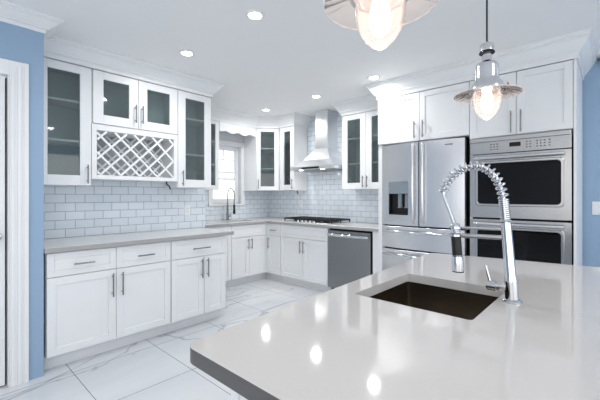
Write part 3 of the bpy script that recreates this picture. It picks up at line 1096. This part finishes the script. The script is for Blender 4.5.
boxes('corner_post', [(ix0, ix0 + 0.028, iy0 - 0.008, iy0 + 0.021, 0.0, 0.875)], M['white'], isl, bevel=0.002)
boxes('plinth', [(ix0 + 0.05, ix1 - 0.05, iy0 + 0.06, iy1 - 0.05, 0.0, 0.099)], M['white'], isl)
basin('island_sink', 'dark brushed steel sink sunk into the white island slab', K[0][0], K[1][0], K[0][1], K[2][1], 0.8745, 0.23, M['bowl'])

# island faucet
FY = 1.407
f = thing('spring_faucet', 'chrome spring neck pull down faucet standing on the island beside its sink', 'faucet', (-0.269, FY, 0.9145))


def loc(x, z, y=FY):
    return (x + 0.269, y - FY, z - 0.9145)


bm = bmesh.new()
lathe(bm, [(0.031, 0), (0.031, 0.004), (0.027, 0.008), (0.024, 0.010), (0.0, 0.010)], 28)
obj('flange', bm, M['chrome'], f, smooth=True)
bm = bmesh.new()
tube(bm, [loc(-0.2695, 0.9245), loc(-0.273, 0.985), loc(-0.2735, 0.990), loc(-0.2745, 1.01), loc(-0.288, 1.195)], [0.0215, 0.0215, 0.0215, 0.0185, 0.0165], 24)
obj('post', bm, M['chrome'], f, smooth=True)
arch = smooth_path([loc(-0.288, 1.19), loc(-0.294, 1.258), loc(-0.300, 1.304), loc(-0.317, 1.352), loc(-0.346, 1.388), loc(-0.387, 1.405), loc(-0.430, 1.398),
                    loc(-0.467, 1.377), loc(-0.494, 1.346), loc(-0.506, 1.314), loc(-0.506, 1.290), loc(-0.490, 1.246), loc(-0.471, 1.195), loc(-0.463, 1.164)], 10)
bm = bmesh.new()
tube(bm, arch, 0.0072, 12)
o = obj('hose', bm, M['alu'], f, smooth=True)


def coil(path, i0, i1, turns, r, wire, seg=10):
    pts = path[i0:i1]
    L = [0]
    for a, b in zip(pts, pts[1:]):
        L.append(L[-1] + (b - a).length)
    out = []
    N = int(turns * 14)
    for k in range(N + 1):
        s = L[-1] * k / N
        i = max(j for j in range(len(L)) if L[j] <= s + 1e-9)
        i = min(i, len(pts) - 2)
        u = (s - L[i]) / (L[i + 1] - L[i])
        p = pts[i].lerp(pts[i + 1], u)
        j = i0 + i
        t = (path[min(j + 2, len(path) - 1)] - path[max(j - 1, 0)]).normalized()
        yv = Vector((0, 1, 0))
        nv = t.cross(yv)
        a = 2 * PI * turns * k / N
        out.append(p + (yv * math.cos(a) + nv * math.sin(a)) * r)
    bm = bmesh.new()
    tube(bm, out, wire, seg)
    return bm


obj('spring', coil(arch, 14, 96, 18, 0.0145, 0.0042, 8), M['chrome'], f, smooth=True)
obj('spring', coil(arch, 1, 15, 11, 0.0145, 0.0030, 8), M['chrome'], f, smooth=True)
bm = bmesh.new()
tube(bm, [loc(-0.463, 1.185), loc(-0.4625, 1.178), loc(-0.4620, 1.177), loc(-0.4550, 1.066), loc(-0.4545, 1.056), loc(-0.4545, 1.054), loc(-0.4525, 1.02), loc(-0.452, 0.998)],
     [0.010, 0.016, 0.0165, 0.0165, 0.0165, 0.021, 0.0225, 0.022], 24)
sh = obj('spray_head', bm, M['chrome'], f, smooth=True)
bm = bmesh.new()
tube(bm, [loc(-0.4612, 1.144), loc(-0.4545, 1.058)], 0.0182, 24)
o = obj('grip', bm, M['black'], sh, smooth=True)
o['label'] = 'black rubber grip'
bm = bmesh.new()
tube(bm, [loc(-0.452, 0.9985), loc(-0.452, 0.994)], 0.0215, 24)
obj('nozzle', bm, M['black'], sh, smooth=True)
for z, r in ((1.167, 0.0052), (1.137, 0.0085)):
    bm = bmesh.new()
    tube(bm, [loc(-0.284, z + 0.003), loc(-0.437, z)], r, 12)
    lathe(bm, [(0.0188, -0.004), (0.023, -0.004), (0.023, 0.004), (0.0188, 0.004)], 24, (loc(-0.4612, z)))
    obj('holder_arm', bm, M['chrome'], f, smooth=True)
bm = bmesh.new()
tube(bm, [loc(-0.285, 0.962), loc(-0.318, 0.962), loc(-0.3185, 0.962), loc(-0.347, 0.962), loc(-0.350, 0.962)], [0.0145, 0.0145, 0.0185, 0.0185, 0.015], 20)
va = obj('valve', bm, M['chrome'], f, smooth=True)
bm = bmesh.new()
tube(bm, [loc(-0.338, 0.972), loc(-0.345, 1.0), loc(-0.354, 1.034)], [0.0062, 0.0055, 0.0045], 12)
obj('lever', bm, M['chrome'], va, smooth=True)

# ------------------------------------------------------------------ wall plates
def plate(label, loc_, rz, w_, h_, kind, n=1):
    o = thing('light_switch' if kind == 'switch' else 'wall_outlet', label, 'switch' if kind == 'switch' else 'outlet', loc_, rz)
    boxes('plate', [(-w_ / 2, w_ / 2, -0.006, 0, -h_ / 2, h_ / 2)], M['plate'], o, bevel=0.002)
    for i in range(n):
        cx = (i - (n - 1) / 2) * 0.046
        q = boxes('rocker' if kind == 'switch' else 'socket', [(cx - 0.017, cx + 0.017, -0.009, -0.0062, -0.033, 0.033)], M['plate'], o, bevel=0.001)
        if kind != 'switch':
            boxes('slots', [(cx - 0.008, cx - 0.005, -0.0095, -0.0091, s - 0.006, s + 0.006) for s in (-0.018, 0.018)] +
                  [(cx + 0.005, cx + 0.008, -0.0095, -0.0091, s - 0.006, s + 0.006) for s in (-0.018, 0.018)], M['key'], q)
    return o


plate('white double rocker switch on the blue wall right of the ovens', (-0.098, BY - 0.0005, 1.178), 0, 0.118, 0.122, 'switch', 2)
plate('white outlet on the left wall tiles below the glass cabinet by the crown end', (LX + T + 0.0005, 2.06, 1.125), RL, 0.073, 0.118, 'outlet')
plate('white outlet on the back wall tiles behind the cooktop', (-3.80, BY - T - 0.0005, 1.16), 0, 0.073, 0.118, 'outlet')

# stub of black lighting cable under the wine rack and beside the hood
for lab, pts in (('short black cable stub hanging under the right end of the wine rack', [(-3.44, 1.70, 1.4385), (-3.44, 1.70, 1.41), (-3.43, 1.72, 1.395), (-3.43, 1.735, 1.36)]),
                 ('short black cable stub under the slim cabinet beside the hood', [(-3.70, 3.98, 1.377), (-3.70, 3.97, 1.355), (-3.68, 3.96, 1.345), (-3.665, 3.955, 1.325)])):
    bm = bmesh.new()
    tube(bm, smooth_path(pts, 5), 0.007, 8)
    tag(obj('cable_stub', bm, M['cord'], smooth=True), lab, 'cable')

# ------------------------------------------------------------------ recessed ceiling lights
def recessed(x, y, label):
    t = thing('recessed_light', label, 'ceiling light', (x, y, CEIL - 0.0005), 0, 'recessed ceiling lights')
    bm = bmesh.new()
    lathe(bm, [(0.068, 0), (0.068, -0.004), (0.052, -0.009), (0.046, -0.009)], 36)
    obj('trim_ring', bm, M['trim'], t, smooth=True)
    bm = bmesh.new()
    lathe(bm, [(0.0, -0.0095), (0.046, -0.0095), (0.044, -0.0105), (0.0, -0.0105)], 36)
    obj('lens', bm, M['lens'], t)
    L = bpy.data.lights.new('lamp', 'AREA')
    L.shape = 'DISK'
    L.size = 0.09
    L.spread = math.radians(166)
    L.energy = LAMP_W
    L.color = (1.0, 0.985, 0.96)
    lo_ = bpy.data.objects.new('lamp', L)
    COL.objects.link(lo_)
    lo_.parent = t
    lo_.location = (0, 0, -0.014)
    return t


kc = (CEIL - 1.29) / (2.56 - 1.29)
for x, y, lab in ((-1.857, 1.560, 'recessed ceiling light closest to the hanging pendants, highest in the view'),
                  (-2.792, 1.567, 'recessed ceiling light in front of the crown over the wine rack wall'),
                  (-1.895, 3.235, 'recessed ceiling light in front of the crown over the refrigerator'),
                  (-2.799, 3.355, 'recessed ceiling light in front of the range hood chimney'),
                  (-3.777, 3.383, 'recessed ceiling light above the sink corner by the diagonal cabinet')):
    recessed(x * kc, y * kc, lab)
for x, y in ((0.95, 1.56), (0.95, 3.25), (-1.82, -0.35), (-0.4, -0.6), (0.95, -0.6), (2.4, 0.9)):  # extra lamps out of view, added to brighten the room
    recessed(x, y, 'added recessed fill light beyond the view')

# ------------------------------------------------------------------ pendants
def ripple(i, r, z, a):
    if r < 0.075:
        return r, z
    k = (r - 0.075) / 0.085
    return r * (1 + 0.004 * k * math.cos(24 * a)), z + 0.0007 * k * math.cos(24 * a)


def pendant(x, y, zr, label):
    t = thing('pendant_lamp', label, 'pendant lamp', (x, y, zr), 0, 'pendant lamps over the island')
    top = CEIL - zr
    bm = bmesh.new()
    tube(bm, [(0, 0, 0.248), (0, 0, top - 0.02)], 0.0042, 10)
    obj('cord', bm, M['cord'], t, smooth=True)
    bm = bmesh.new()
    lathe(bm, [(0.0, top - 0.028), (0.02, top - 0.028), (0.06, top - 0.012), (0.06, top - 0.001), (0, top - 0.001)], 28)
    obj('ceiling_canopy', bm, M['alu'], t, smooth=True)
    bm = bmesh.new()
    lathe(bm, [(0.0, 0.250), (0.009, 0.250), (0.012, 0.243), (0.029, 0.240), (0.031, 0.236), (0.031, 0.206), (0.026, 0.204), (0, 0.204)], 32)
    cap = obj('cap', bm, M['alu'], t, smooth=True)
    bm = bmesh.new()
    lathe(bm, [(0.0, 0.2035), (0.033, 0.2035), (0.035, 0.198), (0.033, 0.1945), (0.0, 0.1945)], 32)
    obj('gasket', bm, M['black'], cap, smooth=True)
    bm = bmesh.new()
    lathe(bm, [(0.0, 0.194), (0.021, 0.194), (0.021, 0.160), (0.026, 0.154), (0.043, 0.147), (0.050, 0.136), (0.051, 0.128), (0.051, 0.075), (0.053, 0.066),
               (0.066, 0.052), (0.075, 0.034), (0.078, 0.020), (0.078, 0.010), (0.072, 0.009), (0.072, 0.020), (0.0, 0.060)], 48)
    hs = obj('housing', bm, M['alu'], t, smooth=True)
    for k in range(1):
        a = 0.70
        bm = bmesh.new()
        c0, s0 = math.cos(a), math.sin(a)
        tube(bm, [(c0 * 0.070, s0 * 0.070, 0.032), (c0 * 0.104, s0 * 0.104, 0.032)], 0.0035, 8)
        lathe(bm, [(0.0, -0.012), (0.008, -0.009), (0.011, 0.0), (0.008, 0.009), (0.0, 0.012)], 10, (c0 * 0.100, s0 * 0.100, 0.034))
        tube(bm, [(c0 * 0.100, s0 * 0.100, 0.040), (c0 * 0.100, s0 * 0.100, 0.056)], [0.006, 0.003], 8)
        obj('thumb_screw', bm, M['brass'], hs, smooth=True)
    bm = bmesh.new()
    lathe(bm, [(0.074, 0.018), (0.080, 0.016), (0.10, 0.011), (0.120, 0.005), (0.140, 0.000), (0.147, -0.003), (0.148, -0.006),
               (0.140, -0.004), (0.120, 0.001), (0.10, 0.007), (0.080, 0.012), (0.074, 0.013)], 144, ripple=ripple)
    sh_ = obj('shade', bm, M['shade'], t, smooth=True)
    bm = bmesh.new()
    tube(bm, [(0.1475 * math.cos(k * PI / 36), 0.1475 * math.sin(k * PI / 36), -0.0045) for k in range(73)], 0.0016, 8, False)
    obj('rim', bm, M['rimglass'], sh_, smooth=True)
    bm = bmesh.new()
    lathe(bm, [(0.060, 0.0085), (0.064, -0.004), (0.066, -0.022), (0.0655, -0.040), (0.061, -0.060), (0.052, -0.082), (0.038, -0.102), (0.022, -0.117), (0.008, -0.126), (0.0, -0.129)], 48)
    o = obj('globe', bm, M['globe'], t, smooth=True)
    bm = bmesh.new()
    lathe(bm, [(0.0, 0.030), (0.016, 0.028), (0.018, 0.005), (0.024, -0.020), (0.027, -0.045), (0.025, -0.068), (0.016, -0.086), (0.0, -0.094)], 28)
    obj('bulb', bm, M['bulb'], t, smooth=True)
    return t


pendant(-0.458, 1.841, 1.785, 'pendant lamp with glass brim and pointed globe hanging above the island faucet')
pendant(-0.457, 0.811, 1.802, 'large foreground pendant lamp cut by the top of the view, pointed globe glowing')
